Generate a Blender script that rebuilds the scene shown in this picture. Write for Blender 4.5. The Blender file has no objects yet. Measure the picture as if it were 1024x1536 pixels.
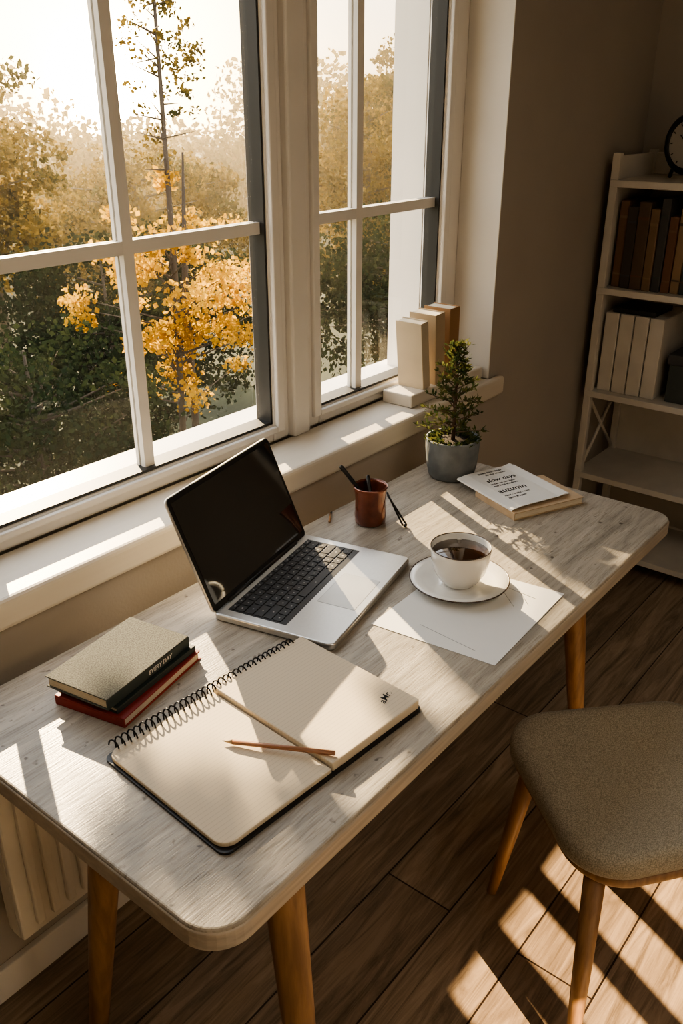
import bpy, bmesh, math, random
import numpy as np
from mathutils import Vector, Matrix, Euler
random.seed(4); RNG=np.random.default_rng(7)
S=bpy.context.scene
COL=S.collection
try:
    S.view_settings.view_transform='AgX'
    S.view_settings.look='AgX - Medium High Contrast'
except Exception as e: print(e)

# ---------------------------------------------------------------- helpers
def link(o,parent=None):
    COL.objects.link(o)
    if parent: o.parent=parent
    return o
def empty(name,loc=(0,0,0),rotz=0):
    e=bpy.data.objects.new(name,None); COL.objects.link(e)
    e.location=loc; e.rotation_euler=(0,0,math.radians(rotz)); e.empty_display_size=.05
    return e
def mesh(name,verts,faces,mat=None,parent=None,smooth=False,bevel=0,segs=2):
    m=bpy.data.meshes.new(name); m.from_pydata([tuple(v) for v in verts],[],faces); m.update()
    bm=bmesh.new(); bm.from_mesh(m); bmesh.ops.recalc_face_normals(bm,faces=bm.faces); bm.to_mesh(m); bm.free()
    if mat: m.materials.append(mat)
    o=bpy.data.objects.new(name,m); link(o,parent)
    if smooth:
        for p in m.polygons: p.use_smooth=True
    if bevel:
        b=o.modifiers.new('bev','BEVEL'); b.width=bevel; b.segments=segs; b.limit_method='ANGLE'; b.angle_limit=math.radians(40)
    return o
BF=[(0,1,3,2),(4,6,7,5),(0,4,5,1),(2,3,7,6),(0,2,6,4),(1,5,7,3)]
def boxv(a,b):
    return [(x,y,z) for x in (a[0],b[0]) for y in (a[1],b[1]) for z in (a[2],b[2])]
def box(name,a,b,mat,parent=None,bevel=0):
    return mesh(name,boxv(a,b),BF,mat,parent,bevel=bevel)
def boxes(name,lst,mat,parent=None,bevel=0):
    V=[];F=[]
    for it in lst:
        a,b=it[0],it[1]; n=len(V); vs=[Vector(v) for v in boxv(a,b)]
        if len(it)>2: vs=[it[2]@v for v in vs]
        V+=vs; F+=[tuple(i+n for i in f) for f in BF]
    return mesh(name,V,F,mat,parent,bevel=bevel)
def rrect(x0,x1,y0,y1,r,n=8,rs=None):
    rs=rs or [r]*4
    pts=[]
    for (cx,cy,sx,sy,a0),r in zip([(x1,y1,-1,-1,0),(x0,y1,1,-1,90),(x0,y0,1,1,180),(x1,y0,-1,1,270)],rs):
        for i in range(n+1):
            a=math.radians(a0+90*i/n); pts.append((cx+sx*r+r*math.cos(a),cy+sy*r+r*math.sin(a)))
    return pts
def prism(name,out,z0,z1,mat,parent=None,bevel=0,segs=3):
    n=len(out); V=[(x,y,z0) for x,y in out]+[(x,y,z1) for x,y in out]
    F=[tuple(range(n-1,-1,-1)),tuple(range(n,2*n))]+[(i,(i+1)%n,n+(i+1)%n,n+i) for i in range(n)]
    return mesh(name,V,F,mat,parent,bevel=bevel,segs=segs)
def lathe(name,prof,mat,parent=None,loc=(0,0,0),seg=56,smooth=True,sub=0):
    V=[];F=[]
    for r,z in prof:
        for k in range(seg):
            a=2*math.pi*k/seg; V.append((loc[0]+r*math.cos(a),loc[1]+r*math.sin(a),loc[2]+z))
    for j in range(len(prof)-1):
        for k in range(seg):
            F.append((j*seg+k,j*seg+(k+1)%seg,(j+1)*seg+(k+1)%seg,(j+1)*seg+k))
    if prof[0][0]>1e-6: F.append(tuple(range(seg)))
    if prof[-1][0]>1e-6: F.append(tuple((len(prof)-1)*seg+k for k in range(seg)))
    o=mesh(name,V,F,mat,parent,smooth=smooth)
    bm=bmesh.new(); bm.from_mesh(o.data); bmesh.ops.remove_doubles(bm,verts=bm.verts,dist=1e-5); bmesh.ops.recalc_face_normals(bm,faces=bm.faces); bm.to_mesh(o.data); bm.free()
    return o
def tubedata(pts,rad,seg=10,closed=False):
    pts=[Vector(p) for p in pts]; n=len(pts)
    if not hasattr(rad,'__len__'): rad=[rad]*n
    V=[];F=[]
    ref=Vector((0.13,0.37,0.92)).normalized()
    for i,p in enumerate(pts):
        if closed: t=(pts[(i+1)%n]-pts[i-1])
        else: t=(pts[min(i+1,n-1)]-pts[max(i-1,0)])
        t.normalize()
        if abs(t.dot(ref))>.95: r2=Vector((1,0,0))
        else: r2=ref
        u=t.cross(r2).normalized(); w=t.cross(u)
        for k in range(seg):
            a=2*math.pi*k/seg; V.append(p+u*math.cos(a)*rad[i]+w*math.sin(a)*rad[i])
    m=n if closed else n-1
    for i in range(m):
        j=(i+1)%n
        for k in range(seg): F.append((i*seg+k,i*seg+(k+1)%seg,j*seg+(k+1)%seg,j*seg+k))
    if not closed:
        F.append(tuple(range(seg))); F.append(tuple((n-1)*seg+k for k in range(seg)))
    return V,F
def merge(parts):
    V=[];F=[]
    for v,f in parts:
        n=len(V); V+=list(v); F+=[tuple(i+n for i in q) for q in f]
    return V,F
def tube(name,pts,rad,mat,parent=None,seg=12,closed=False):
    V,F=tubedata(pts,rad,seg,closed); return mesh(name,V,F,mat,parent,smooth=True)
def tubes(name,lst,mat,parent=None,seg=8):
    V,F=merge([tubedata(p,r,seg) for p,r in lst]); return mesh(name,V,F,mat,parent,smooth=True)
def text(name,body,size,loc,mt,parent,rotz=0,rot=None):
    cu=bpy.data.curves.new(name,'FONT'); cu.body=body; cu.size=size; cu.extrude=.00008; cu.offset=size*.012; cu.shear=.25
    cu.materials.append(mt); o=bpy.data.objects.new(name,cu); link(o,parent); o.location=loc
    o.rotation_euler=rot or (0,0,math.radians(rotz)); return o

# ---------------------------------------------------------------- materials
def newmat(name):
    m=bpy.data.materials.new(name); m.use_nodes=True
    nt=m.node_tree; b=nt.nodes['Principled BSDF']; return m,nt,b
def N(nt,t,**k):
    n=nt.nodes.new(t)
    for a,v in k.items(): setattr(n,a,v)
    return n
def mat(name,c,rough=.5,metal=0,c2=None,scale=8,bump=0,bscale=60,stretch=(1,1,1),coat=0,spec=.5,detail=5,sheen=0):
    m,nt,b=newmat(name)
    tc=N(nt,'ShaderNodeTexCoord'); mp=N(nt,'ShaderNodeMapping'); mp.inputs['Scale'].default_value=stretch
    nt.links.new(tc.outputs['Object'],mp.inputs['Vector'])
    no=N(nt,'ShaderNodeTexNoise'); no.inputs['Scale'].default_value=scale; no.inputs['Detail'].default_value=detail
    nt.links.new(mp.outputs[0],no.inputs['Vector'])
    r=N(nt,'ShaderNodeValToRGB'); nt.links.new(no.outputs['Fac'],r.inputs[0])
    c2=c2 or tuple(x*.86 for x in c)
    r.color_ramp.elements[0].position=.35; r.color_ramp.elements[1].position=.65
    r.color_ramp.elements[0].color=(*c2,1); r.color_ramp.elements[1].color=(*c,1)
    nt.links.new(r.outputs[0],b.inputs['Base Color'])
    b.inputs['Roughness'].default_value=rough; b.inputs['Metallic'].default_value=metal
    b.inputs['Coat Weight'].default_value=coat; b.inputs['Specular IOR Level'].default_value=spec
    b.inputs['Sheen Weight'].default_value=sheen
    if bump:
        n2=N(nt,'ShaderNodeTexNoise'); n2.inputs['Scale'].default_value=bscale; n2.inputs['Detail'].default_value=4
        nt.links.new(mp.outputs[0],n2.inputs['Vector'])
        bp=N(nt,'ShaderNodeBump'); bp.inputs['Strength'].default_value=bump; bp.inputs['Distance'].default_value=.004
        nt.links.new(n2.outputs['Fac'],bp.inputs['Height']); nt.links.new(bp.outputs[0],b.inputs['Normal'])
    return m
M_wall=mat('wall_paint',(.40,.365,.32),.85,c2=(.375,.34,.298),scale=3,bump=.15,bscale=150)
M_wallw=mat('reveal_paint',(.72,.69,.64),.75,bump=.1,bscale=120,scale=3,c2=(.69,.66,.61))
M_ceil=mat('ceiling_paint',(.55,.52,.47),.9)
M_frame=mat('window_upvc',(.77,.74,.70),.35,c2=(.74,.71,.67))
M_gasket=mat('gasket',(.02,.02,.02),.5)
M_sill=mat('sill_paint',(.72,.66,.57),.45,c2=(.66,.60,.51),scale=2,stretch=(1,12,12),bump=.1)
M_rad=mat('radiator_enamel',(.78,.73,.64),.4)
M_oak=mat('oak_leg',(.37,.21,.10),.42,c2=(.23,.125,.06),scale=14,stretch=(6,6,.7),bump=.1,bscale=30)
M_black=mat('black_plastic',(.012,.012,.013),.35)
M_blackm=mat('black_metal',(.015,.015,.016),.3,metal=.6)
M_alu=mat('laptop_aluminium',(.60,.59,.57),.3,metal=.85,c2=(.57,.56,.54),scale=300)
M_key=mat('keycap',(.02,.021,.024),.42)
M_white=mat('shelf_white',(.62,.59,.54),.5)
M_paper=mat('paper_white',(.80,.79,.76),.7,c2=(.76,.75,.72))
M_ceramic=mat('ceramic_white',(.82,.80,.75),.12,c2=(.80,.78,.73),coat=.5)
M_coffee=mat('coffee',(.035,.013,.005),.06,coat=.5)
M_kraft=mat('kraft_cover',(.56,.42,.28),.7,c2=(.48,.35,.22),scale=30)
M_pages=mat('page_edges',(.78,.70,.56),.8,c2=(.60,.52,.40),scale=40,stretch=(.3,.3,60))
M_red=mat('red_cover',(.30,.03,.02),.5)
M_green=mat('dark_cover',(.03,.045,.045),.55)
M_ink=mat('ink',(.01,.01,.012),.6)
M_rim=mat('rim_brown',(.07,.045,.03),.3)

def wood_surface(name,light,dark,rough,stretch,scale=3,speck=True):
    m,nt,b=newmat(name); L=nt.links
    tc=N(nt,'ShaderNodeTexCoord'); mp=N(nt,'ShaderNodeMapping'); mp.inputs['Scale'].default_value=stretch
    L.new(tc.outputs['Object'],mp.inputs['Vector'])
    n1=N(nt,'ShaderNodeTexNoise'); n1.inputs['Scale'].default_value=scale; n1.inputs['Detail'].default_value=8; n1.inputs['Roughness'].default_value=.65; n1.inputs['Distortion'].default_value=.8
    L.new(mp.outputs[0],n1.inputs['Vector'])
    r=N(nt,'ShaderNodeValToRGB'); r.color_ramp.elements[0].position=.34; r.color_ramp.elements[1].position=.62
    r.color_ramp.elements[0].color=(*dark,1); r.color_ramp.elements[1].color=(*light,1)
    L.new(n1.outputs['Fac'],r.inputs[0])
    n2=N(nt,'ShaderNodeTexNoise'); n2.inputs['Scale'].default_value=scale*9; n2.inputs['Detail'].default_value=6; L.new(mp.outputs[0],n2.inputs['Vector'])
    r2=N(nt,'ShaderNodeValToRGB'); r2.color_ramp.elements[0].position=.3; r2.color_ramp.elements[1].position=.5
    r2.color_ramp.elements[0].color=(.58,.55,.51,1); r2.color_ramp.elements[1].color=(1,1,1,1); L.new(n2.outputs['Fac'],r2.inputs[0])
    mx=N(nt,'ShaderNodeMix',data_type='RGBA',blend_type='MULTIPLY'); mx.inputs[0].default_value=.75
    L.new(r.outputs[0],mx.inputs[6]); L.new(r2.outputs[0],mx.inputs[7])
    out=mx.outputs[2]
    if speck:
        n3=N(nt,'ShaderNodeTexNoise'); n3.inputs['Scale'].default_value=45; n3.inputs['Detail'].default_value=2; L.new(tc.outputs['Object'],n3.inputs['Vector'])
        r3=N(nt,'ShaderNodeValToRGB'); r3.color_ramp.elements[0].position=.70; r3.color_ramp.elements[1].position=.76
        r3.color_ramp.elements[0].color=(1,1,1,1); r3.color_ramp.elements[1].color=(.35,.32,.3,1); L.new(n3.outputs['Fac'],r3.inputs[0])
        m3=N(nt,'ShaderNodeMix',data_type='RGBA',blend_type='MULTIPLY'); m3.inputs[0].default_value=1
        L.new(out,m3.inputs[6]); L.new(r3.outputs[0],m3.inputs[7]); out=m3.outputs[2]
    L.new(out,b.inputs['Base Color']); b.inputs['Roughness'].default_value=rough
    bp=N(nt,'ShaderNodeBump'); bp.inputs['Strength'].default_value=.22; bp.inputs['Distance'].default_value=.003
    L.new(n2.outputs['Fac'],bp.inputs['Height']); L.new(bp.outputs[0],b.inputs['Normal'])
    return m
M_desk=wood_surface('weathered_desktop',(.47,.42,.35),(.28,.25,.205),.38,(1.2,14,6))
M_edge=mat('desk_edge',(.50,.44,.36),.4,c2=(.38,.33,.27),scale=6,stretch=(1,8,20))

def floor_mat():
    m,nt,b=newmat('oak_floor_planks'); L=nt.links
    tc=N(nt,'ShaderNodeTexCoord')
    br=N(nt,'ShaderNodeTexBrick'); br.offset=.37; br.inputs['Scale'].default_value=1; br.inputs['Mortar Size'].default_value=.002
    br.inputs['Brick Width'].default_value=1.9; br.inputs['Row Height'].default_value=.165; br.inputs['Bias'].default_value=0
    br.inputs['Color1'].default_value=(.37,.295,.22,1); br.inputs['Color2'].default_value=(.28,.22,.165,1); br.inputs['Mortar'].default_value=(.03,.02,.015,1)
    L.new(tc.outputs['Object'],br.inputs['Vector'])
    mp=N(nt,'ShaderNodeMapping'); mp.inputs['Scale'].default_value=(1.2,16,1); L.new(tc.outputs['Object'],mp.inputs['Vector'])
    n=N(nt,'ShaderNodeTexNoise'); n.inputs['Scale'].default_value=2.2; n.inputs['Detail'].default_value=9; n.inputs['Distortion'].default_value=1.2; n.inputs['Roughness'].default_value=.7
    L.new(mp.outputs[0],n.inputs['Vector'])
    r=N(nt,'ShaderNodeValToRGB'); r.color_ramp.elements[0].position=.36; r.color_ramp.elements[1].position=.62
    r.color_ramp.elements[0].color=(.42,.39,.36,1); r.color_ramp.elements[1].color=(1.15,1.1,1.05,1); L.new(n.outputs['Fac'],r.inputs[0])
    mx=N(nt,'ShaderNodeMix',data_type='RGBA',blend_type='MULTIPLY'); mx.inputs[0].default_value=1
    L.new(br.outputs['Color'],mx.inputs[6]); L.new(r.outputs[0],mx.inputs[7]); L.new(mx.outputs[2],b.inputs['Base Color'])
    b.inputs['Roughness'].default_value=.42
    bp=N(nt,'ShaderNodeBump'); bp.inputs['Strength'].default_value=.3; bp.inputs['Distance'].default_value=.003
    L.new(n.outputs['Fac'],bp.inputs['Height']); L.new(bp.outputs[0],b.inputs['Normal'])
    return m
M_floor=floor_mat()

def fabric(name,c,c2,s=500):
    m,nt,b=newmat(name); L=nt.links
    tc=N(nt,'ShaderNodeTexCoord')
    n=N(nt,'ShaderNodeTexNoise'); n.inputs['Scale'].default_value=s; n.inputs['Detail'].default_value=2; L.new(tc.outputs['Object'],n.inputs['Vector'])
    r=N(nt,'ShaderNodeValToRGB'); r.color_ramp.elements[0].position=.38; r.color_ramp.elements[1].position=.62
    r.color_ramp.elements[0].color=(*c2,1); r.color_ramp.elements[1].color=(*c,1); L.new(n.outputs['Fac'],r.inputs[0])
    L.new(r.outputs[0],b.inputs['Base Color']); b.inputs['Roughness'].default_value=.95; b.inputs['Sheen Weight'].default_value=.2
    b.inputs['Specular IOR Level'].default_value=.15
    bp=N(nt,'ShaderNodeBump'); bp.inputs['Strength'].default_value=.6; bp.inputs['Distance'].default_value=.001
    L.new(n.outputs['Fac'],bp.inputs['Height']); L.new(bp.outputs[0],b.inputs['Normal'])
    return m
M_seat=fabric('seat_fabric',(.46,.415,.33),(.25,.225,.175))
M_cloth=fabric('book_cloth',(.13,.13,.11),(.05,.05,.042),450)

def lined_paper(name,c,line,n_per_m,axis=1):
    m,nt,b=newmat(name); L=nt.links
    tc=N(nt,'ShaderNodeTexCoord'); sx=N(nt,'ShaderNodeSeparateXYZ'); L.new(tc.outputs['Object'],sx.inputs[0])
    mu=N(nt,'ShaderNodeMath',operation='MULTIPLY'); mu.inputs[1].default_value=n_per_m; L.new(sx.outputs[axis],mu.inputs[0])
    fr=N(nt,'ShaderNodeMath',operation='FRACT'); L.new(mu.outputs[0],fr.inputs[0])
    lt=N(nt,'ShaderNodeMath',operation='LESS_THAN'); lt.inputs[1].default_value=.14; L.new(fr.outputs[0],lt.inputs[0])
    mx=N(nt,'ShaderNodeMix',data_type='RGBA'); L.new(lt.outputs[0],mx.inputs[0])
    mx.inputs[6].default_value=(*c,1); mx.inputs[7].default_value=(*line,1)
    L.new(mx.outputs[2],b.inputs['Base Color']); b.inputs['Roughness'].default_value=.75
    return m
M_note=lined_paper('notebook_page',(.66,.56,.42),(.57,.48,.355),140)

def glass_mat():
    m=bpy.data.materials.new('window_glass'); m.use_nodes=True; nt=m.node_tree; nt.nodes.clear(); L=nt.links
    o=N(nt,'ShaderNodeOutputMaterial'); t=N(nt,'ShaderNodeBsdfTransparent'); g=N(nt,'ShaderNodeBsdfGlossy'); g.inputs['Roughness'].default_value=.0
    t.inputs[0].default_value=(.97,.98,.97,1)
    lw=N(nt,'ShaderNodeLayerWeight'); lw.inputs[0].default_value=.5
    pw=N(nt,'ShaderNodeMath',operation='POWER'); pw.inputs[1].default_value=4; L.new(lw.outputs['Facing'],pw.inputs[0])
    ma=N(nt,'ShaderNodeMath',operation='MULTIPLY_ADD'); ma.inputs[1].default_value=.6; ma.inputs[2].default_value=.04; L.new(pw.outputs[0],ma.inputs[0])
    mx=N(nt,'ShaderNodeMixShader')
    L.new(ma.outputs[0],mx.inputs[0]); L.new(t.outputs[0],mx.inputs[1]); L.new(g.outputs[0],mx.inputs[2])
    d=N(nt,'ShaderNodeBsdfTranslucent'); d.inputs[0].default_value=(.9,.85,.75,1)
    tc=N(nt,'ShaderNodeTexCoord'); n=N(nt,'ShaderNodeTexNoise'); n.inputs['Scale'].default_value=300; n.inputs['Detail'].default_value=1; L.new(tc.outputs['Object'],n.inputs['Vector'])
    r=N(nt,'ShaderNodeValToRGB'); r.color_ramp.elements[0].position=.72; r.color_ramp.elements[1].position=.78
    r.color_ramp.elements[0].color=(.004,.004,.004,1); r.color_ramp.elements[1].color=(.12,.12,.12,1); L.new(n.outputs['Fac'],r.inputs[0])
    m2=N(nt,'ShaderNodeMixShader'); L.new(r.outputs[0],m2.inputs[0]); L.new(mx.outputs[0],m2.inputs[1]); L.new(d.outputs[0],m2.inputs[2])
    L.new(m2.outputs[0],o.inputs[0]); return m
M_glass=glass_mat()

def leaf_mat(name,ca,cb,haze=(0,0,0),hs=0,trans=.5,nscale=1.5):
    m=bpy.data.materials.new(name); m.use_nodes=True; nt=m.node_tree; nt.nodes.clear(); L=nt.links
    o=N(nt,'ShaderNodeOutputMaterial'); d=N(nt,'ShaderNodeBsdfDiffuse'); t=N(nt,'ShaderNodeBsdfTranslucent')
    tc=N(nt,'ShaderNodeTexCoord'); n=N(nt,'ShaderNodeTexNoise'); n.inputs['Scale'].default_value=nscale; n.inputs['Detail'].default_value=6; n.inputs['Roughness'].default_value=.7
    L.new(tc.outputs['Object'],n.inputs['Vector'])
    r=N(nt,'ShaderNodeValToRGB'); r.color_ramp.elements[0].position=.4; r.color_ramp.elements[1].position=.6
    r.color_ramp.elements[0].color=(*ca,1); r.color_ramp.elements[1].color=(*cb,1); L.new(n.outputs['Fac'],r.inputs[0])
    L.new(r.outputs[0],d.inputs[0]); L.new(r.outputs[0],t.inputs[0])
    mx=N(nt,'ShaderNodeMixShader'); mx.inputs[0].default_value=trans; L.new(d.outputs[0],mx.inputs[1]); L.new(t.outputs[0],mx.inputs[2])
    L.new(mx.outputs[0],o.inputs[0]); return m

# ---------------------------------------------------------------- camera
th=math.radians(25.3); hd=math.radians(38.8)
Fv=Vector((math.cos(hd)*math.cos(th),math.sin(hd)*math.cos(th),-math.sin(th)))
Rv=Vector((math.sin(hd),-math.cos(hd),0)); Uv=Rv.cross(Fv)
cam=bpy.data.cameras.new('camera'); co=bpy.data.objects.new('camera',cam); COL.objects.link(co)
mw=Matrix((Rv,Uv,-Fv)).transposed().to_4x4(); mw.translation=(0,0,1.6); co.matrix_world=mw
cam.sensor_fit='HORIZONTAL'; cam.sensor_width=36; cam.lens=36*1306/1024; cam.clip_start=.02; cam.clip_end=300
S.camera=co

# ---------------------------------------------------------------- room
X0,X1,Y0,Y1,ZC=-1.6,3.22,-1.6,1.24,2.6
WX0,WX1,WZ0,WZ1=.25,2.24,.79,2.3
YO=1.52
box('floor',(X0-.1,Y0-.1,-.08),(X1+.1,Y1,0),M_floor)
box('ceiling',(X0-.1,Y0-.1,ZC),(X1+.1,YO,ZC+.1),M_ceil)
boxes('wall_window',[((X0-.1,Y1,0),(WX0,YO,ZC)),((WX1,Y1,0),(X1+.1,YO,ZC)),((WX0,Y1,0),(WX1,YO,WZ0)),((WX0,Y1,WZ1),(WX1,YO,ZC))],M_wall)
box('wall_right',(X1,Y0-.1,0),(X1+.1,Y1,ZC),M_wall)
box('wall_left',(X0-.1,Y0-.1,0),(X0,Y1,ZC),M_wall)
bx0,bx1,bz0,bz1=.205,.90,1.09,1.530  # opening added in the unseen back wall to let the patch spot through
boxes('wall_back',[((X0,Y0-.1,0),(bx0,Y0,ZC)),((bx1,Y0-.1,0),(X1,Y0,ZC)),((bx0,Y0-.1,0),(bx1,Y0,bz0)),((bx0,Y0-.1,bz1),(bx1,Y0,ZC))],M_wall)
gobo=empty('floor_patch_gobo',(0,0,0))  # unseen bars, added to cut stripes into the floor light patch
lst=[]
for k in range(1,6):
    x=bx0+(bx1-bx0)*k/6; lst.append(((x-.017,Y0-.07,bz0),(x+.017,Y0-.04,bz1)))
boxes('gobo_bars',lst,M_frame,gobo)
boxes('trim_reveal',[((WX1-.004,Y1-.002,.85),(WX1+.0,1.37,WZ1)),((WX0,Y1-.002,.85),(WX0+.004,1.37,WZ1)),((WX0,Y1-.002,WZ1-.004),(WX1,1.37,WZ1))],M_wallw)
prism('trim_windowsill',[(WX0-.08,1.215),(2.30,1.215),(2.30,1.2405),(2.236,1.2405),(2.236,1.37),(WX0+.004,1.37),(WX0+.004,1.2405),(WX0-.08,1.2405)],.792,.85,M_sill,bevel=.01)
box('baseboard_right',(X1-.015,Y0,0),(X1,Y1,.08),M_frame,bevel=.003)
box('baseboard_window',(X0,Y1-.015,0),(X1-.015,Y1,.08),M_frame,bevel=.003)

# windows
GY=1.40
def window(name,gx0,gx1,fx0,fx1,vb,hz):
    w=empty(name)
    gz0,gz1=.895,2.22
    ya,yb=1.37,1.43
    boxes('frame',[((fx0,ya,.85),(gx0,yb,WZ1)),((gx1,ya,.85),(fx1,yb,WZ1)),((gx0,ya,.85),(gx1,yb,gz0)),((gx0,ya,gz1),(gx1,yb,WZ1))],M_frame,w,bevel=.006)
    s=.03
    boxes('sash_bead',[((gx0-s,ya-.012,gz0-s+.01),(gx0-.004,ya+.001,gz1+s)),((gx1+.004,ya-.012,gz0-s+.01),(gx1+s,ya+.001,gz1+s)),((gx0-.004,ya-.012,gz0-s+.01),(gx1+.004,ya+.001,gz0-.004)),((gx0-.004,ya-.012,gz1+.004),(gx1+.004,ya+.001,gz1+s))],M_frame,w,bevel=.004)
    g=.006
    boxes('gasket',[((gx0,ya+.004,gz0),(gx0+g,yb-.01,gz1)),((gx1-g,ya+.004,gz0),(gx1,yb-.01,gz1)),((gx0,ya+.004,gz0),(gx1,yb-.01,gz0+g)),((gx0,ya+.004,gz1-g),(gx1,yb-.01,gz1))],M_gasket,w)
    mesh('glass_pane',[(gx0+.001,GY+.002,gz0+.001),(gx1-.001,GY+.002,gz0+.001),(gx1-.001,GY+.002,gz1-.001),(gx0+.001,GY+.002,gz1-.001)],[(0,1,2,3)],M_glass,w)
    b=.0125; L=[]
    for x in vb: L.append(((x-b,GY-.014,gz0+g),(x+b,GY-.001,gz1-g))); L.append(((x-b,GY+.005,gz0+g),(x+b,GY+.014,gz1-g)))
    for z in hz: L.append(((gx0+g,GY-.0135,z-b),(gx1-g,GY-.001,z+b))); L.append(((gx0+g,GY+.005,z-b),(gx1-g,GY+.0135,z+b)))
    boxes('muntins',L,M_frame,w)
    return w
w1=window('window_1',.35,1.445,.25,1.50,[.70,1.078],[1.347])
w2=window('window_2',1.615,2.14,1.56,2.24,[1.795],[1.347])
box('trim_mullion',(1.50,1.352,.85),(1.56,1.44,WZ1),M_frame,bevel=.006)
boxes('trim_outer_jamb',[((2.14,1.431,.85),(2.24,YO+.02,WZ1)),((WX0,1.431,.80),(WX1,YO+.06,.86))],M_frame)

# radiator
r=empty('radiator')
ra,rb=.50,.74
box('panel',(ra,1.15,.20),(rb,1.165,.70),M_rad,r,bevel=.004)
L=[]
n=6
for i in range(n):
    x=ra+.02+(rb-ra-.04)*(i+.5)/n; L.append(((x-.009,1.138,.225),(x+.009,1.151,.675)))
boxes('ribs',L,M_rad,r,bevel=.004)
box('rear_panel',(ra,1.185,.20),(rb,1.20,.70),M_rad,r,bevel=.003)
boxes('side_grilles',[((ra,1.164,.2),(ra+.006,1.186,.70)),((rb-.006,1.164,.2),(rb,1.186,.70)),((ra,1.164,.694),(rb,1.186,.70))],M_rad,r)
boxes('brackets',[((ra+.05,1.199,.25),(ra+.08,1.241,.28)),((rb-.08,1.199,.25),(rb-.05,1.241,.28)),((ra+.05,1.199,.6),(ra+.08,1.241,.63)),((rb-.08,1.199,.6),(rb-.05,1.241,.63))],M_rad,r)

# ---------------------------------------------------------------- desk
d=empty('desk')
DX0,DX1,DY0,DY1=.432,1.86,.527,1.147
o=prism('tabletop',rrect(DX0,DX1,DY0,DY1,.045,rs=[.03,.03,.055,.045]),.722,.75,M_desk,d,bevel=.004)
prism('edge_band',rrect(DX0-.002,DX1+.002,DY0-.002,DY1+.002,.045,rs=[.03,.03,.057,.047]),.716,.7455,M_edge,d,bevel=.003)
for i,(t,f) in enumerate([((.60,.585,.718),(.60,.53,0)),((.56,.89,.718),(.53,1.01,0)),((1.65,.67,.718),(1.80,.645,0)),((1.65,1.0,.718),(1.80,1.05,0))]):
    t=Vector(t); f=Vector(f)
    tube(f'leg_{i+1}',[t,t.lerp(f,.1),t.lerp(f,.6),f],[.028,.028,.022,.016],M_oak,d,seg=20)
boxes('apron',[((.60,.62,.69),(1.65,.64,.717)),((.60,.95,.69),(1.65,.97,.717)),((.58,.62,.69),(.60,.97,.717)),((1.65,.62,.69),(1.67,.97,.717))],M_oak,d)

# ---------------------------------------------------------------- chair
c=empty('dining_chair',(1.315,.343,0),0)
ex=Vector((.77,-.64,0))
ang=math.degrees(math.atan2(ex.y,ex.x)); c.rotation_euler=(0,0,math.radians(ang))
def loft(name,rings,mat,parent):
    n=len(rings[0]); V=[p for r_ in rings for p in r_]; F=[]
    for j in range(len(rings)-1):
        for k in range(n): F.append((j*n+k,j*n+(k+1)%n,(j+1)*n+(k+1)%n,(j+1)*n+k))
    F.append(tuple(range(n))); F.append(tuple((len(rings)-1)*n+k for k in range(n)))
    return mesh(name,V,F,mat,parent,smooth=True)
def seat_outline(s):
    out=rrect(-.205,.205,-.185,.200,.09,n=10,rs=[.07,.085,.10,.07])
    return [((x*s),(y*(s))*(1-.10*(x/.2)*.5)) for x,y in out]
rings=[]
for s,z in [(.90,.425),(.97,.43),(1.0,.442),(1.005,.455),(.99,.468),(.96,.476),(.90,.480),(.80,.479),(.6,.476),(.35,.474),(.1,.473)]:
    rings.append([(x,y,z+.018*max(0,(-x-.1))*-2+ .012*(abs(y)/.19)**2*(s>.5)) for x,y in seat_outline(s)])
loft('seat_cushion',rings,M_seat,c)
rings=[[(x,y,z) for x,y in seat_outline(s)] for s,z in [(.86,.408),(.93,.412),(.955,.420),(.955,.436)]]
loft('seat_frame',rings,M_oak,c)
for i,(t,f) in enumerate([((-.155,.135,.415),(-.185,.20,0)),((-.155,-.135,.415),(-.185,-.20,0)),((.155,.13,.415),(.20,.18,0)),((.155,-.13,.415),(.20,-.18,0))]):
    t=Vector(t); f=Vector(f); tube(f'leg_{i+1}',[t,t.lerp(f,.5),f],[.019,.016,.011],M_oak,c,seg=18)
tubes('back_posts',[([(.17,.13,.415),(.205,.14,.60),(.25,.15,.84)],[.014,.012,.010]),([(.17,-.13,.415),(.205,-.14,.60),(.25,-.15,.84)],[.014,.012,.010])],M_oak,c,seg=12)
V=[];F=[];nu,nv=14,6
for side in (0,1):
    for j in range(nv+1):
        for i in range(nu+1):
            u=i/nu*2-1; v=j/nv
            y=.20*u; z=.64+.20*v-.02*u*u*(1 if v>.5 else -1)
            x=.235+.07*v-.05*u*u+(-.012 if side==0 else .012)
            V.append((x,y,z))
W=nu+1; K=W*(nv+1)
for j in range(nv):
    for i in range(nu):
        a=j*W+i; F.append((a,a+1,a+W+1,a+W)); F.append((K+a,K+a+W,K+a+W+1,K+a+1))
bd=[i for i in range(W)]+[j*W+nu for j in range(1,nv+1)]+[nv*W+i for i in range(nu-1,-1,-1)]+[j*W for j in range(nv-1,0,-1)]
for k in range(len(bd)):
    a,b_=bd[k],bd[(k+1)%len(bd)]; F.append((a,K+a,K+b_,b_))
mesh('backrest',V,F,M_seat,c,smooth=True,bevel=.006)

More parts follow.
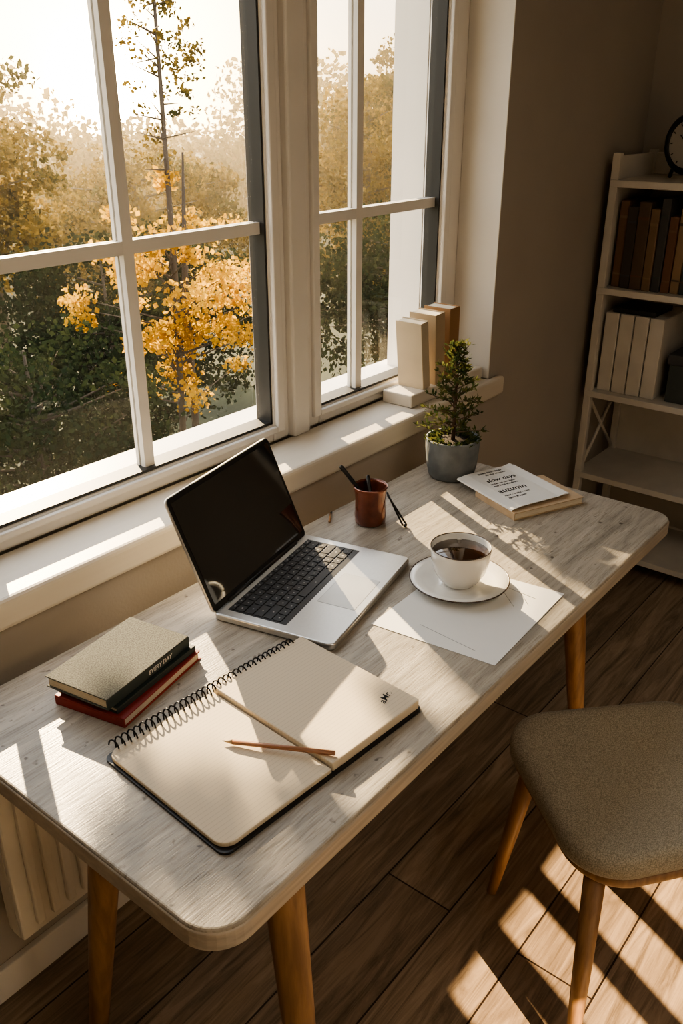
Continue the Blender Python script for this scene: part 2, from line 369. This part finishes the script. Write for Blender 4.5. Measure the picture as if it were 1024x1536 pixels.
# ---------------------------------------------------------------- laptop
lp=empty('laptop',(1.099,.943,.75),13)
w,dp=.352,.243
prism('base',rrect(-w/2,w/2,-dp/2,dp/2,.012),.002,.015,M_alu,lp,bevel=.003)
boxes('feet',[((sx*.15-.01,sy*.1-.004,0),(sx*.15+.01,sy*.1+.004,.0025)) for sx in (-1,1) for sy in (-1,1)],M_black,lp)
box('keyboard_well',(-.155,-.018,.0146),(.155,.102,.0154),M_black,lp)
L=[]
kx0,kx1=-.152,.152
y=.100
hts=[.012,.0185,.0185,.0185,.0185,.0185]
cols=[14,14,14,13,12,9]
for rI,(h,nc) in enumerate(zip(hts,cols)):
    wk=[1.0]*nc
    if rI==1: wk[-1]=1.6
    if rI==2: wk[0]=1.6
    if rI==3: wk[0]=1.8; wk[-1]=1.9
    if rI==4: wk[0]=2.3; wk[-1]=2.4
    if rI==5: wk=[1,1,1,1.2,5.2,1.2,1,1,1]
    tot=sum(wk); x=kx0
    for q in wk:
        ww=q/tot*(kx1-kx0); L.append(((x+.0013,y-h+.0026,.0153),(x+ww-.0013,y,.0168))); x+=ww
    y-=h+.0006
boxes('keys',L,M_key,lp,bevel=.0006)
M_legend=mat('key_legend',(.4,.4,.4),.6)
LG=[(( (a[0]+b[0])/2-.0016,(a[1]+b[1])/2-.0013,.01675),((a[0]+b[0])/2+.0016,(a[1]+b[1])/2+.0013,.01695)) for a,b in L]
boxes('key_legends',LG,M_legend,lp)
M_tp=mat('trackpad_glass',(.55,.54,.52),.3,metal=.6)
M_line=mat('trackpad_seam',(.2,.2,.2),.5)
box('trackpad_seam',(-.0585,-.1055,.0148),(.0585,-.0295,.01515),M_line,lp)
box('trackpad',(-.058,-.105,.0149),(.058,-.030,.0153),M_tp,lp,bevel=.0001)
lid=bpy.data.objects.new('lid',None); link(lid,lp); lid.location=(0,dp/2-.004,.013); lid.rotation_euler=(math.radians(-23),0,0)
M_screen=mat('screen_glass',(.006,.007,.008),.05,coat=1,spec=1.0,c2=(.005,.006,.007))
def rrxz(name,x0,x1,z0,z1,r,y0,y1,mt,par,bev=0):
    out=rrect(x0,x1,z0,z1,r); n=len(out)
    V=[(x,y0,z) for x,z in out]+[(x,y1,z) for x,z in out]
    F=[tuple(range(n)),tuple(range(2*n-1,n-1,-1))]+[(i,(i+1)%n,n+(i+1)%n,n+i) for i in range(n)]
    return mesh(name,V,F,mt,par,bevel=bev)
rrxz('lid_shell',-w/2,w/2,.0,.226,.010,.0,.006,M_alu,lid,.0015)
rrxz('bezel',-w/2+.0015,w/2-.0015,.0015,.2245,.009,-.0012,.0005,M_black,lid)
rrxz('display',-w/2+.009,w/2-.009,.014,.215,.003,-.0018,-.0005,M_screen,lid)
V,F=tubedata([(-.13,dp/2-.004,.0155),(.13,dp/2-.004,.0155)],.0045,12)
mesh('hinge',V,F,M_black,lp,smooth=True)

# ---------------------------------------------------------------- notebook
nb=empty('open_notebook',(.735,.730,.75),-4)
NW,ND=.392,.262
prism('cover',rrect(-NW/2-.004,NW/2+.004,-ND/2-.005,ND/2,.014),0,.004,M_black,nb,bevel=.001)
prism('left_pages',rrect(-NW/2,-.001,-ND/2,ND/2-.004,.01,rs=[.002,.02,.022,.002]),.004,.011,M_note,nb,bevel=.0015)
prism('right_pages',rrect(.001,NW/2,-ND/2,ND/2-.004,.01,rs=[.004,.002,.002,.006]),.004,.019,M_note,nb,bevel=.002)
pts=[];turns=34
for i in range(turns*14+1):
    a=2*math.pi*i/14; x=-NW/2+.012+(NW-.03)*i/(turns*14)
    pts.append((x,ND/2-.002+.0085*math.cos(a),.0135+.0105*math.sin(a)))
tube('spiral_binding',pts,.0013,M_blackm,nb,seg=6)
text('handwriting','aMr.',.017,(.150,-.098,.0192),M_ink,nb,18)
p=empty('pencil')
a=Vector((.667,.757,.7652)); b=Vector((.741,.607,.7738)); dv=(b-a).normalized()
tube('barrel',[a+dv*.016,b],.0036,mat('pencil_wood_paint',(.38,.18,.10),.4),p,seg=6)
tube('cone',[a+dv*.004,a+dv*.016],[.0011,.0036],M_kraft,p,seg=12)
tube('lead',[a,a+dv*.0045],[.0003,.0012],M_ink,p,seg=8)

# ---------------------------------------------------------------- books
def book(name,loc,rot,w,d_,t,cover,pages=M_pages,parent=None,spine='x-'):
    e=empty(name,loc,rot) if parent is None else parent
    ct=.0022
    boxes('cover',[((-w/2,-d_/2,0),(w/2,d_/2,ct)),((-w/2,-d_/2,t-ct),(w/2,d_/2,t)),((w/2-ct,-d_/2,ct),(w/2,d_/2,t-ct)) if spine=='x+' else ((-w/2,-d_/2,ct),(w/2,-d_/2+ct,t-ct)) if spine=='y-' else ((-w/2,-d_/2,ct),(-w/2+ct,d_/2,t-ct))],cover,e,bevel=.0008)
    box('page_block',(-w/2+.003,-d_/2+.003,ct),(w/2-.003,d_/2-.003,t-ct),pages,e)
    return e
book('red_book',(.690,.992,.75),13,.200,.135,.017,M_red,spine='y+')
book('green_book',(.692,.998,.767),10,.190,.125,.011,M_green,spine='y-')
b3=book('grey_book',(.682,1.004,.778),10,.195,.125,.020,M_cloth,spine='y-')
box('spine_band',(-.0975,-.0632,.0015),(.0975,-.0618,.0185),M_green,b3)
text('spine_lettering','EVERY DAY',.011,(-.005,-.0634,.006),M_paper,b3,rot=(math.radians(90),0,0))

# ---------------------------------------------------------------- cup, saucer, paper
CX,CY=1.283,.741
pp=prism('paper_sheet',[(1.067,.790),(1.094,.553),(1.382,.567),(1.352,.80)],.7503,.7512,M_paper)
M_pl=mat('pencil_mark',(.35,.34,.33),.8)
tubes('sketch_lines',[([(1.30,.60,.7514),(1.36,.66,.7514)],.0004),([(1.28,.62,.7514),(1.35,.70,.7514)],.0004),([(1.33,.60,.7514),(1.34,.75,.7514)],.0004),([(1.26,.78,.7514),(1.34,.72,.7514)],.0004),([(1.11,.60,.7514),(1.12,.72,.7514)],.0004)],M_pl,pp,seg=4)
sa=empty('saucer',(CX,CY,.7513))
lathe('dish',[(0,.002),(.035,.002),(.04,0),(.044,.002),(.07,.008),(.094,.016),(.0955,.0175),(.0945,.0185),(.07,.011),(.045,.0055),(.036,.005),(.034,.006),(0,.006)],M_ceramic,sa,seg=72)
tube('rim_line',[(.0953*math.cos(2*math.pi*k/72),.0953*math.sin(2*math.pi*k/72),.0180) for k in range(72)],.0014,M_rim,sa,closed=True,seg=6)
cu=empty('coffee_cup',(CX,CY,.7574))
lathe('bowl',[(0,.002),(.026,.002),(.028,0),(.030,.001),(.031,.004),(.040,.012),(.050,.030),(.0555,.050),(.0575,.072),(.0578,.078),(.0568,.0792),(.0555,.077),(.0535,.052),(.047,.030),(.036,.012),(.02,.007),(0,.006)],M_ceramic,cu,seg=72)
lathe('coffee',[(0,.066),(.0545,.066),(.0550,.0665),(.0545,.0668),(0,.0668)],M_coffee,cu,seg=64)
tube('rim_line',[(.0573*math.cos(2*math.pi*k/72),.0573*math.sin(2*math.pi*k/72),.0793) for k in range(72)],.0010,M_rim,cu,closed=True,seg=6)
ha=math.radians(35); hp=[]
for k in range(13):
    t=math.radians(-100+200*k/12); rr=.055+.024*math.cos(t)-(.006 if k==0 else 0); hp.append((rr*math.cos(ha),rr*math.sin(ha),.042+.024*math.sin(t)))
tube('handle',hp,.0045,M_ceramic,cu,seg=12)

# ---------------------------------------------------------------- pencil cup
M_copper=mat('copper_brown_glaze',(.28,.085,.045),.2,c2=(.14,.038,.022),metal=.35,coat=.6,scale=20)
pc=empty('pencil_cup',(1.401,1.045,.75))
lathe('vessel',[(0,.0),(.030,0),(.034,.004),(.035,.02),(.033,.055),(.0365,.082),(.0385,.088),(.037,.090),(.0345,.084),(.031,.055),(.031,.012),(0,.010)],M_copper,pc)
def stick(name,a,b,r,mt,par=None):
    a=Vector(a);b=Vector(b)
    return tube(name,[a,a.lerp(b,.06),b.lerp(a,.03),b],[r*.5,r,r,r*.8],mt,par,seg=10)
stick('pen_body',(.010,-.018,.018),(-.028,.062,.128),.0048,M_black,pc)
stick('pen_2',(-.012,-.02,.016),(.020,.024,.100),.0045,M_black,pc)
tn=empty('hair_pin_tool')
tubes('prongs',[([(1.442,1.03,.812),(1.424,.972,.7545)],.0022),([(1.452,1.035,.800),(1.432,.968,.7545)],.0022)],M_black,tn)
lathe('knob',[(0,-.0045),(.0035,-.003),(.0045,0),(.0035,.003),(0,.0045)],M_black,tn,loc=(1.428,.969,.7545),seg=16)
br=empty('paint_brush')
tube('handle',[(1.372,1.135,.7535),(1.332,1.105,.758)],.0028,M_oak,br)
tube('bristles',[(1.372,1.135,.7535),(1.386,1.142,.753)],[.0028,.0008],M_black,br)

# ---------------------------------------------------------------- plant
pt=empty('potted_conifer',(1.743,1.050,.75))
M_pot=mat('concrete_pot',(.19,.20,.20),.8,c2=(.11,.12,.122),scale=18,bump=.3,bscale=80)
lathe('pot',[(0,0),(.050,0),(.056,.006),(.062,.03),(.066,.07),(.067,.098),(.0655,.102),(.060,.101),(.059,.085),(0,.085)],M_pot,pt)
lathe('soil',[(0,.0855),(.058,.0855),(.058,.09),(.03,.094),(0,.095)],mat('soil',(.04,.028,.02),1,bump=1,bscale=90),pt,seg=32)
tr=[([(0,0,.09),(.003,.0,.2),(.0,.002,.33)],[.006,.004,.0015])]
LV=[];LF=[]
def leafq(base,dir_,L,W):
    d0=Vector(dir_).normalized(); s=d0.cross(Vector((random.uniform(-1,1),random.uniform(-1,1),random.uniform(-1,1)))).normalized()*W
    n=len(LV); b0=Vector(base); m_=b0+d0*L*.5
    LV.extend([b0,m_+s,b0+d0*L,m_-s]); LF.append((n,n+1,n+2,n+3))
for k in range(58):
    f=k/57; z=.105+.215*f; a=k*2.399; R=(.060*(1-f)**.7+.012)*random.uniform(.6,1.3)
    p0=Vector((0,0,z)); p1=Vector((R*math.cos(a),R*math.sin(a),z+.010+.020*random.random()))
    tr.append(([p0,p1],[.0016,.0007]))
    for q in range(20):
        t=random.uniform(.3,1.05); b0=p0.lerp(p1,t)
        dd=(p1-p0).normalized()*.6+Vector((random.uniform(-1,1),random.uniform(-1,1),random.uniform(-.5,1)))
        leafq(b0,dd,random.uniform(.011,.019),.0030)
for q in range(30): leafq((0,0,.31+.018*random.random()),(random.uniform(-.6,.6),random.uniform(-.6,.6),1),.014,.0022)
for q in range(320):
    a=random.random()*6.28; R=random.uniform(.03,.062); leafq((R*math.cos(a),R*math.sin(a),.094),(math.cos(a)*.6,math.sin(a)*.6,random.uniform(.2,1)),.016,.0033)
tubes('twigs',tr,mat('twig_bark',(.10,.06,.035),.9),pt,seg=6)
M_needle=leaf_mat('conifer_foliage',(.03,.055,.025),(.15,.15,.05),trans=.35,nscale=45)
mesh('foliage',LV,LF,M_needle,pt)

# ---------------------------------------------------------------- booklet + kraft book
book('kraft_book',(1.728,.825,.75),-24,.200,.150,.018,M_kraft,spine='x-')
bk=empty('open_booklet',(1.730,.880,.7485),-22)
def sheet(name,xs,zs,y0,y1,mt,par,th=.0012,skew=0):
    V=[];F=[];n=len(xs)
    for dz in (0,th):
        for x,z in zip(xs,zs):
            V.append((x,y0,z+dz)); V.append((x+skew,y1,z+dz))
    K=2*n
    for i in range(n-1):
        a=2*i; F.append((a,a+1,a+3,a+2)); F.append((K+a,K+a+2,K+a+3,K+a+1)); F.append((a,a+2,K+a+2,K+a)); F.append((a+1,K+a+1,K+a+3,a+3))
    F.append((0,K,K+1,1)); a=2*(n-1); F.append((a,a+1,K+a+1,K+a))
    return mesh(name,V,F,mt,par,smooth=False)
sheet('leaf_top',[-.082,-.055,-.02,.02,.055,.078],[.0225,.0262,.0268,.0268,.0266,.0305],-.112,.095,M_paper,bk)
sheet('leaf_middle',[-.081,-.055,-.02,.02,.055,.090],[.0210,.0225,.0225,.0225,.0225,.0250],-.106,.093,M_paper,bk)
sheet('leaf_bottom',[-.080,-.055,-.02,.02,.055,.098],[.0198]*6,-.100,.091,M_paper,bk)
sheet('leaf_spine',[-.083,-.0815],[.0198,.0225],-.112,.095,M_paper,bk)
for i,(s_,sz,x_,y_) in enumerate([('quiet mornings',.012,-.035,.076),('by the window',.010,-.02,.063),('slow days',.022,-.042,.028),('notes on the light',.010,-.044,.012),('and long shadows',.010,-.044,.000),('autumn',.027,-.055,-.034),('read - write - rest',.010,-.055,-.054),('again & again',.010,-.055,-.068)]):
    text(f'text_line_{i+1}',s_,sz,(x_,y_,.0283),M_ink,bk)

# ---------------------------------------------------------------- books on sill, plus ledge
box('sill_riser',(1.86,1.255,.85),(2.23,1.352,.885),M_sill,bevel=.004)
M_b1=mat('book_cream',(.60,.51,.38),.7); M_b2=mat('book_sand',(.50,.39,.26),.7); M_b3=mat('book_tan',(.36,.21,.10),.7)
def standing(name,x,y0,y1,t,h,cov,lean,z=.885,rz=0):
    e=empty(name,(x,(y0+y1)/2,z)); e.rotation_euler=(0,math.radians(lean),math.radians(rz))
    dy=(y1-y0)/2; ct=.0025
    boxes('cover',[((0,-dy,0),(ct,dy,h)),((t-ct,-dy,0),(t,dy,h)),((ct,-dy,0),(t-ct,-dy+ct,h))],cov,e,bevel=.0008)
    box('page_block',(ct,-dy+ct,.002),(t-ct,dy-.003,h-.003),M_pages,e)
standing('cream_book',1.925,1.262,1.345,.034,.185,M_b1,-7)
standing('sand_book',1.985,1.262,1.348,.046,.195,M_b2,-4)
standing('tan_book',2.047,1.262,1.348,.05,.200,M_b3,-1)

# ---------------------------------------------------------------- bookshelf
bs=empty('bookshelf')
SX0,SX1,SY0,SY1=2.87,3.20,.38,1.20
t=.026
boxes('posts',[((x,y,0),(x+t,y+t,1.45)) for x in (SX0,SX1-t) for y in (SY0,SY1-t)],M_white,bs,bevel=.003)
boxes('shelves',[((SX0-.004,SY0+.002,z-.022),(SX1-.001,SY1-.002,z)) for z in (1.37,1.03,.67,.36,.08)],M_white,bs,bevel=.002)
box('back_panel',(SX1-.012,SY0+.02,.36),(SX1-.004,SY1-.02,1.37),M_white,bs)
box('back_rail',(SX1-.02,SY0+.02,1.371),(SX1-.004,SY1-.02,1.44),M_white,bs,bevel=.003)
boxes('side_panels',[((SX0+t,y,.67),(SX1-t,y+.012,1.44)) for y in (SY0+.006,SY1-.018)],M_white,bs)
for s,y in enumerate((SY0+.013,SY1-.013)):
    tubes(f'cross_brace_{s+1}',[([(SX0+t,y,.37),(SX1-t,y,.64)],.006),([(SX0+t,y+.002,.64),(SX1-t,y+.002,.37)],.006)],M_white,bs)
cols_=[(.16,.09,.05),(.05,.04,.032),(.10,.065,.04),(.20,.13,.075),(.05,.05,.052),(.14,.065,.036),(.24,.16,.09),(.045,.055,.053)]
mats=[mat(f'old_book_{i}',cc,.65) for i,cc in enumerate(cols_)]
e=empty('shelf_books'); y=SY1-.030; k=0
while y>SY0+.08:
    tt=random.uniform(.024,.042); h=random.uniform(.235,.295); dx=random.uniform(.0,.02)
    box(f'book_{k+1}',(SX0+.02+dx,y-tt,1.03),(SX0+.20+dx,y-.001,1.03+h),mats[k%8],e,bevel=.003)
    boxes(f'book_bands_{k+1}',[((SX0+.0185+dx,y-tt+.002,1.03+h*.15),(SX0+.0205+dx,y-.003,1.03+h*.17)),((SX0+.0185+dx,y-tt+.002,1.03+h*.8),(SX0+.0205+dx,y-.003,1.03+h*.83))],mats[(k+3)%8],e)
    y-=tt+.001; k+=1
e=empty('magazine_files'); y=SY1-.03
for k in range(4):
    box(f'file_{k+1}',(SX0+.03,y-.05,.67),(SX0+.27,y-.002,.67+.275),M_white,e,bevel=.003); y-=.052
box('binder_top',(SX0+.04,SY1-.20,.9455),(SX0+.2,SY1-.05,.962),M_black,e,bevel=.003)
sb=empty('storage_box'); box('body',(SX0+.04,.62,.67),(SX0+.27,.93,.80),mats[7],sb,bevel=.004); box('lid',(SX0+.033,.613,.80),(SX0+.277,.937,.835),mats[4],sb,bevel=.004)
ck=empty('alarm_clock',(2.97,1.00,1.372),0); ck.rotation_euler=(0,0,math.radians(-20))
def ringx(R,n=40,x=0): return [(x,R*math.cos(2*math.pi*k/n),.105+R*math.sin(2*math.pi*k/n)) for k in range(n)]
tube('case_ring',ringx(.08),.011,M_blackm,ck,closed=True,seg=12)
V,F=tubedata([(-.004,0,.105),(.03,0,.105)],.078,40); mesh('case',V,F,M_black,ck)
M_dial=mat('clock_dial',(.40,.38,.34),.6)
V,F=tubedata([(-.006,0,.105),(-.0035,0,.105)],.070,40); mesh('dial',V,F,M_dial,ck)
tubes('hands_ticks',[([(-.008,0,.105),(-.008,.03,.13)],.0018),([(-.008,0,.105),(-.008,-.02,.155)],.0013)]+[([(-.007,.058*math.cos(q*math.pi/6),.105+.058*math.sin(q*math.pi/6)),(-.007,.066*math.cos(q*math.pi/6),.105+.066*math.sin(q*math.pi/6))],.0018) for q in range(12)],M_black,ck)
tubes('feet',[([(.01,.05,.045),(.01,.065,.004)],.006),([(.01,-.05,.045),(.01,-.065,.004)],.006)],M_blackm,ck)
tubes('handle_bells',[([(.01,.03,.185),(.01,.022,.213),(.01,0,.222),(.01,-.022,.213),(.01,-.03,.185)],.004)],M_blackm,ck)

# ---------------------------------------------------------------- outdoors
def leaves(centers,radii,counts,size):
    Vs=[];
    for (cx,cy,cz),(rx,ry,rz),n in zip(centers,radii,counts):
        p=RNG.normal(size=(n,3)); p/=np.linalg.norm(p,axis=1)[:,None]; p*= (RNG.random((n,1))**.45)
        P=p*np.array([rx,ry,rz])+np.array([cx,cy,cz])
        a=RNG.normal(size=(n,3)); a/=np.linalg.norm(a,axis=1)[:,None]
        b=np.cross(a,RNG.normal(size=(n,3))); b/=np.linalg.norm(b,axis=1)[:,None]
        s=size*RNG.uniform(.6,1.3,(n,1))
        Q=np.stack([P-a*s*.5,P+b*s*.38,P+a*s*.5,P-b*s*.38],axis=1); Vs.append(Q.reshape(-1,3))
    V=np.concatenate(Vs); return V
def leafmesh(name,V,mt,parent):
    m=bpy.data.meshes.new(name); n=len(V)//4
    m.vertices.add(len(V)); m.vertices.foreach_set('co',V.astype(np.float32).ravel())
    m.loops.add(4*n); m.loops.foreach_set('vertex_index',np.arange(4*n,dtype=np.int32))
    m.polygons.add(n); m.polygons.foreach_set('loop_start',np.arange(0,4*n,4,dtype=np.int32))
    try: m.polygons.foreach_set('loop_total',np.full(n,4,dtype=np.int32))
    except Exception: pass
    m.update(calc_edges=True); m.validate(); m.materials.append(mt)
    o=bpy.data.objects.new(name,m); return link(o,parent)
def clumps(c,R,k,n,cs):
    C=[];RR=[];NN=[]
    for i in range(k):
        p=RNG.normal(size=3); p/=np.linalg.norm(p); p*=RNG.random()**.4
        C.append((c[0]+p[0]*R[0],c[1]+p[1]*R[1],c[2]+p[2]*R[2])); q=cs*RNG.uniform(.6,1.3); RR.append((q,q,q*.6)); NN.append(n)
    return C,RR,NN
M_bark=mat('tree_bark',(.05,.038,.028),.9)
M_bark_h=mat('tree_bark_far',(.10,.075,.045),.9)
GZ=-3.0
def tree(name,base,top,c,R,k,n,cs,size,lm,bark,tr_r=.05,extra=None):
    e=empty(name)
    C,RR,NN=clumps(c,R,k,n,cs)
    V=leaves(C,RR,NN,size); leafmesh('foliage',V,lm,e)
    base=Vector(base);top=Vector(top); lst=[([base,base.lerp(top,.5)+Vector((.05,0,0)),top],[tr_r,tr_r*.7,tr_r*.15])]
    for cc in C[:min(len(C),45)]:
        f=max(.05,min(.93,(cc[2]-.25-base.z)/(top.z-base.z))); s=base.lerp(top,f); lst.append(([s,Vector(cc)],[tr_r*.22,tr_r*.06]))
    if extra: lst+=extra
    tubes('trunk',lst,bark,e,seg=6)
    return e
L_yel=leaf_mat('maple_leaves',(.28,.15,.015),(.72,.44,.045),trans=.6,nscale=2)
L_dark=leaf_mat('dark_leaves',(.008,.016,.008),(.030,.038,.016),trans=.3)
L_mid=leaf_mat('olive_leaves',(.022,.028,.010),(.14,.095,.02),trans=.5)
L_gold=leaf_mat('golden_leaves',(.04,.04,.012),(.24,.155,.03),trans=.6,nscale=1.1)
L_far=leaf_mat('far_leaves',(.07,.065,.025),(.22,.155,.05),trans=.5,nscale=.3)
ex=[]
for i in range(46):
    z=random.uniform(.9,3.3); a=random.random()*6.28; l=random.uniform(.12,.38)*(1.25-z/4)
    ex.append(([(5.1+.02*z,6,z),(5.1+l*math.cos(a),6+l*math.sin(a),z+random.uniform(-.05,.15))],[.008,.002]))
ex.append(([(5.35,6.1,GZ),(5.33,6.1,0),(5.42,6.1,1.2)],[.045,.035,.01]))
mt_=tree('maple_tree',(5.02,6,GZ),(5.16,6,3.4),(5.2,6,-.05),(1.05,.7,1.1),62,80,.20,.055,L_yel,M_bark,.042,ex)
C,RR,NN=clumps((5.14,6,2.3),(.34,.3,1.5),70,26,.11); leafmesh('twig_leaves',leaves(C,RR,NN,.04),L_mid,mt_)
tree('shrub',(3.1,5.2,GZ),(3.1,5.2,.1),(2.9,5.2,-.75),(1.25,.8,1.05),110,130,.30,.05,L_dark,M_bark,.06)
tree('shrub',(6.2,8.5,GZ),(6.2,8.5,0),(6.4,8.5,-1.0),(2.4,1.0,1.25),150,140,.42,.07,L_dark,M_bark,.06)
tree('shrub',(11.4,8.2,GZ),(11.4,8.2,0),(11.4,8.2,-1.2),(2.2,.9,1.3),130,120,.42,.08,L_dark,M_bark,.06)
tree('linden_tree',(6.3,11,GZ),(6.3,11,2.4),(6.2,11,.75),(1.2,1.0,1.6),110,120,.34,.08,L_gold,M_bark_h,.10)
tree('linden_tree',(10.6,13.3,GZ),(10.6,13.3,.6),(10.6,13.3,-.7),(3.0,1.2,1.6),170,140,.45,.095,L_gold,M_bark_h,.10)
tree('oak_tree',(20.6,14,GZ),(20.6,14,3.0),(20.6,14,.4),(2.4,1.8,2.7),170,140,.5,.12,L_mid,M_bark,.14)
tree('oak_tree',(15.8,12,GZ),(15.8,12,1.6),(16.0,12,-.2),(2.0,1.4,2.2),150,140,.45,.10,L_gold,M_bark,.12)
dapple=empty('dapple_blocker'); SD=Vector((.406,.833,.375)).normalized()*8  # unseen foliage added out of view, clumps placed to dapple the desk with shade
C=[];RR=[];NN=[]; lst=[([(1.6,9.2,GZ),(1.7,9.1,1.5),(1.9,8.9,6.0)],[.16,.12,.05])]
for (dx_,dy_,rr_) in [(.50,.72,.08),(.55,.62,.08),(.64,.56,.05),(.88,.57,.04),(1.08,.57,.05),(1.52,.62,.06),(1.66,.70,.07),(1.80,.62,.06)]:
    P=Vector((dx_,dy_,.75))+SD; C.append(tuple(P)); RR.append((rr_*1.2,rr_*1.2,rr_*.7)); NN.append(int(1200*rr_))
    lst.append(([(1.8,9.0,4.6),P+Vector((-.3,.35,.25)),P],[.02,.008,.003]))
leafmesh('foliage',leaves(C,RR,NN,.05),L_mid,dapple)
tubes('trunk',lst,M_bark,dapple,seg=6)
tl=empty('distant_treeline')
C=[];RR=[];NN=[]
for i in range(64):
    x=8+i*.60+random.uniform(-.4,.4); y=29-.15*i+random.uniform(-2,2); h=random.uniform(1.0,2.5)
    if 18<x<25: h=random.uniform(.4,.8)
    C.append((x,y,-1.6+h*.5)); RR.append((1.5,1.2,1.9+h*.7)); NN.append(900)
leafmesh('foliage',leaves(C,RR,NN,.24),L_far,tl)
M_ground=mat('lawn_ground',(.05,.055,.022),1,c2=(.025,.03,.013),scale=.8)
mesh('garden_ground',[(-60,1.7,GZ),(90,1.7,GZ),(90,110,GZ),(-60,110,GZ)],[(0,1,2,3)],M_ground)
M_path=mat('gravel_path',(.30,.28,.25),.9)
mesh('garden_path',[(2.5,8.6,GZ+.01),(14,7.2,GZ+.01),(14,7.9,GZ+.01),(2.5,9.5,GZ+.01)],[(0,1,2,3)],M_path)
# thin morning mist beyond the near trees (real participating medium)
mm=bpy.data.materials.new('morning_mist'); mm.use_nodes=True; nt=mm.node_tree; nt.nodes.clear()
vo=N(nt,'ShaderNodeOutputMaterial'); vs=N(nt,'ShaderNodeVolumeScatter'); vs.inputs['Color'].default_value=(1,.80,.50,1); vs.inputs['Density'].default_value=.0062; vs.inputs['Anisotropy'].default_value=.7
nt.links.new(vs.outputs[0],vo.inputs['Volume'])
box('garden_mist',(-10,6.95,GZ+.02),(45,38,4.5),mm)

# ---------------------------------------------------------------- lights
def sun(name,az,el,strength,color,angle):
    l=bpy.data.lights.new(name,'SUN'); l.energy=strength; l.color=color; l.angle=math.radians(angle)
    o=bpy.data.objects.new(name,l); COL.objects.link(o)
    dv=Vector((math.cos(math.radians(az))*math.cos(math.radians(el)),math.sin(math.radians(az))*math.cos(math.radians(el)),math.sin(math.radians(el))))
    o.rotation_euler=dv.to_track_quat('Z','Y').to_euler(); o.location=dv*20
sun('sun_lamp',64,22,26,(1,.75,.45),.35)
sp=bpy.data.lights.new('floor_patch_spot','SPOT'); sp.energy=16000; sp.color=(1,.70,.38); sp.spot_size=math.radians(16); sp.spot_blend=.2; sp.shadow_soft_size=.015  # spot added outside the back wall to throw a sun-like patch on the floor
so=bpy.data.objects.new('floor_patch_spot',sp); COL.objects.link(so)
dv=Vector((-.333,-.770,.545)).normalized(); T=Vector((1.3,.33,0)); so.location=T+dv*7; so.rotation_euler=dv.to_track_quat('Z','Y').to_euler()
cp=empty('room_fill'); box('fill_housing',(-.1,-1.1,2.565),(1.3,-.3,2.599),M_frame,cp,bevel=.004)  # unseen overhead panel, added as fill to brighten the room
al=bpy.data.lights.new('fill_area','AREA'); al.shape='RECTANGLE'; al.size=1.35; al.size_y=.75; al.energy=12; al.color=(1,.88,.72)
ao=bpy.data.objects.new('fill_area',al); link(ao,cp); ao.location=(.6,-.7,2.56)

W=bpy.data.worlds.new('World'); S.world=W; W.use_nodes=True; nt=W.node_tree; nt.nodes.clear(); L=nt.links
o=N(nt,'ShaderNodeOutputWorld'); bg=N(nt,'ShaderNodeBackground'); tc=N(nt,'ShaderNodeTexCoord')
sx=N(nt,'ShaderNodeSeparateXYZ'); L.new(tc.outputs['Generated'],sx.inputs[0])
rp=N(nt,'ShaderNodeValToRGB'); L.new(sx.outputs[2],rp.inputs[0])
rp.color_ramp.elements[0].position=0; rp.color_ramp.elements[0].color=(.68,.51,.31,1)
rp.color_ramp.elements[1].position=.6; rp.color_ramp.elements[1].color=(.80,.82,.86,1)
q=rp.color_ramp.elements.new(.15); q.color=(.92,.84,.70,1)
az=math.radians(52.5); el=math.radians(1.0)
dt=N(nt,'ShaderNodeVectorMath',operation='DOT_PRODUCT'); L.new(tc.outputs['Generated'],dt.inputs[0]); dt.inputs[1].default_value=(math.cos(az)*math.cos(el),math.sin(az)*math.cos(el),math.sin(el))
mx0=N(nt,'ShaderNodeMath',operation='MAXIMUM'); mx0.inputs[1].default_value=0; L.new(dt.outputs['Value'],mx0.inputs[0])
def glow(p,s):
    a=N(nt,'ShaderNodeMath',operation='POWER'); a.inputs[1].default_value=p; L.new(mx0.outputs[0],a.inputs[0])
    b=N(nt,'ShaderNodeMath',operation='MULTIPLY'); b.inputs[1].default_value=s; L.new(a.outputs[0],b.inputs[0]); return b
g1=glow(2500,350); g2=glow(90,14)
ad=N(nt,'ShaderNodeMath',operation='ADD'); L.new(g1.outputs[0],ad.inputs[0]); L.new(g2.outputs[0],ad.inputs[1])
vm=N(nt,'ShaderNodeVectorMath',operation='SCALE'); vm.inputs[0].default_value=(1,.74,.40); L.new(ad.outputs[0],vm.inputs['Scale'])
sc=N(nt,'ShaderNodeVectorMath',operation='SCALE'); L.new(rp.outputs[0],sc.inputs[0]); sc.inputs['Scale'].default_value=3.9
va=N(nt,'ShaderNodeVectorMath',operation='ADD'); L.new(sc.outputs[0],va.inputs[0]); L.new(vm.outputs[0],va.inputs[1])
L.new(va.outputs[0],bg.inputs[0]); bg.inputs[1].default_value=1.0; L.new(bg.outputs[0],o.inputs[0])
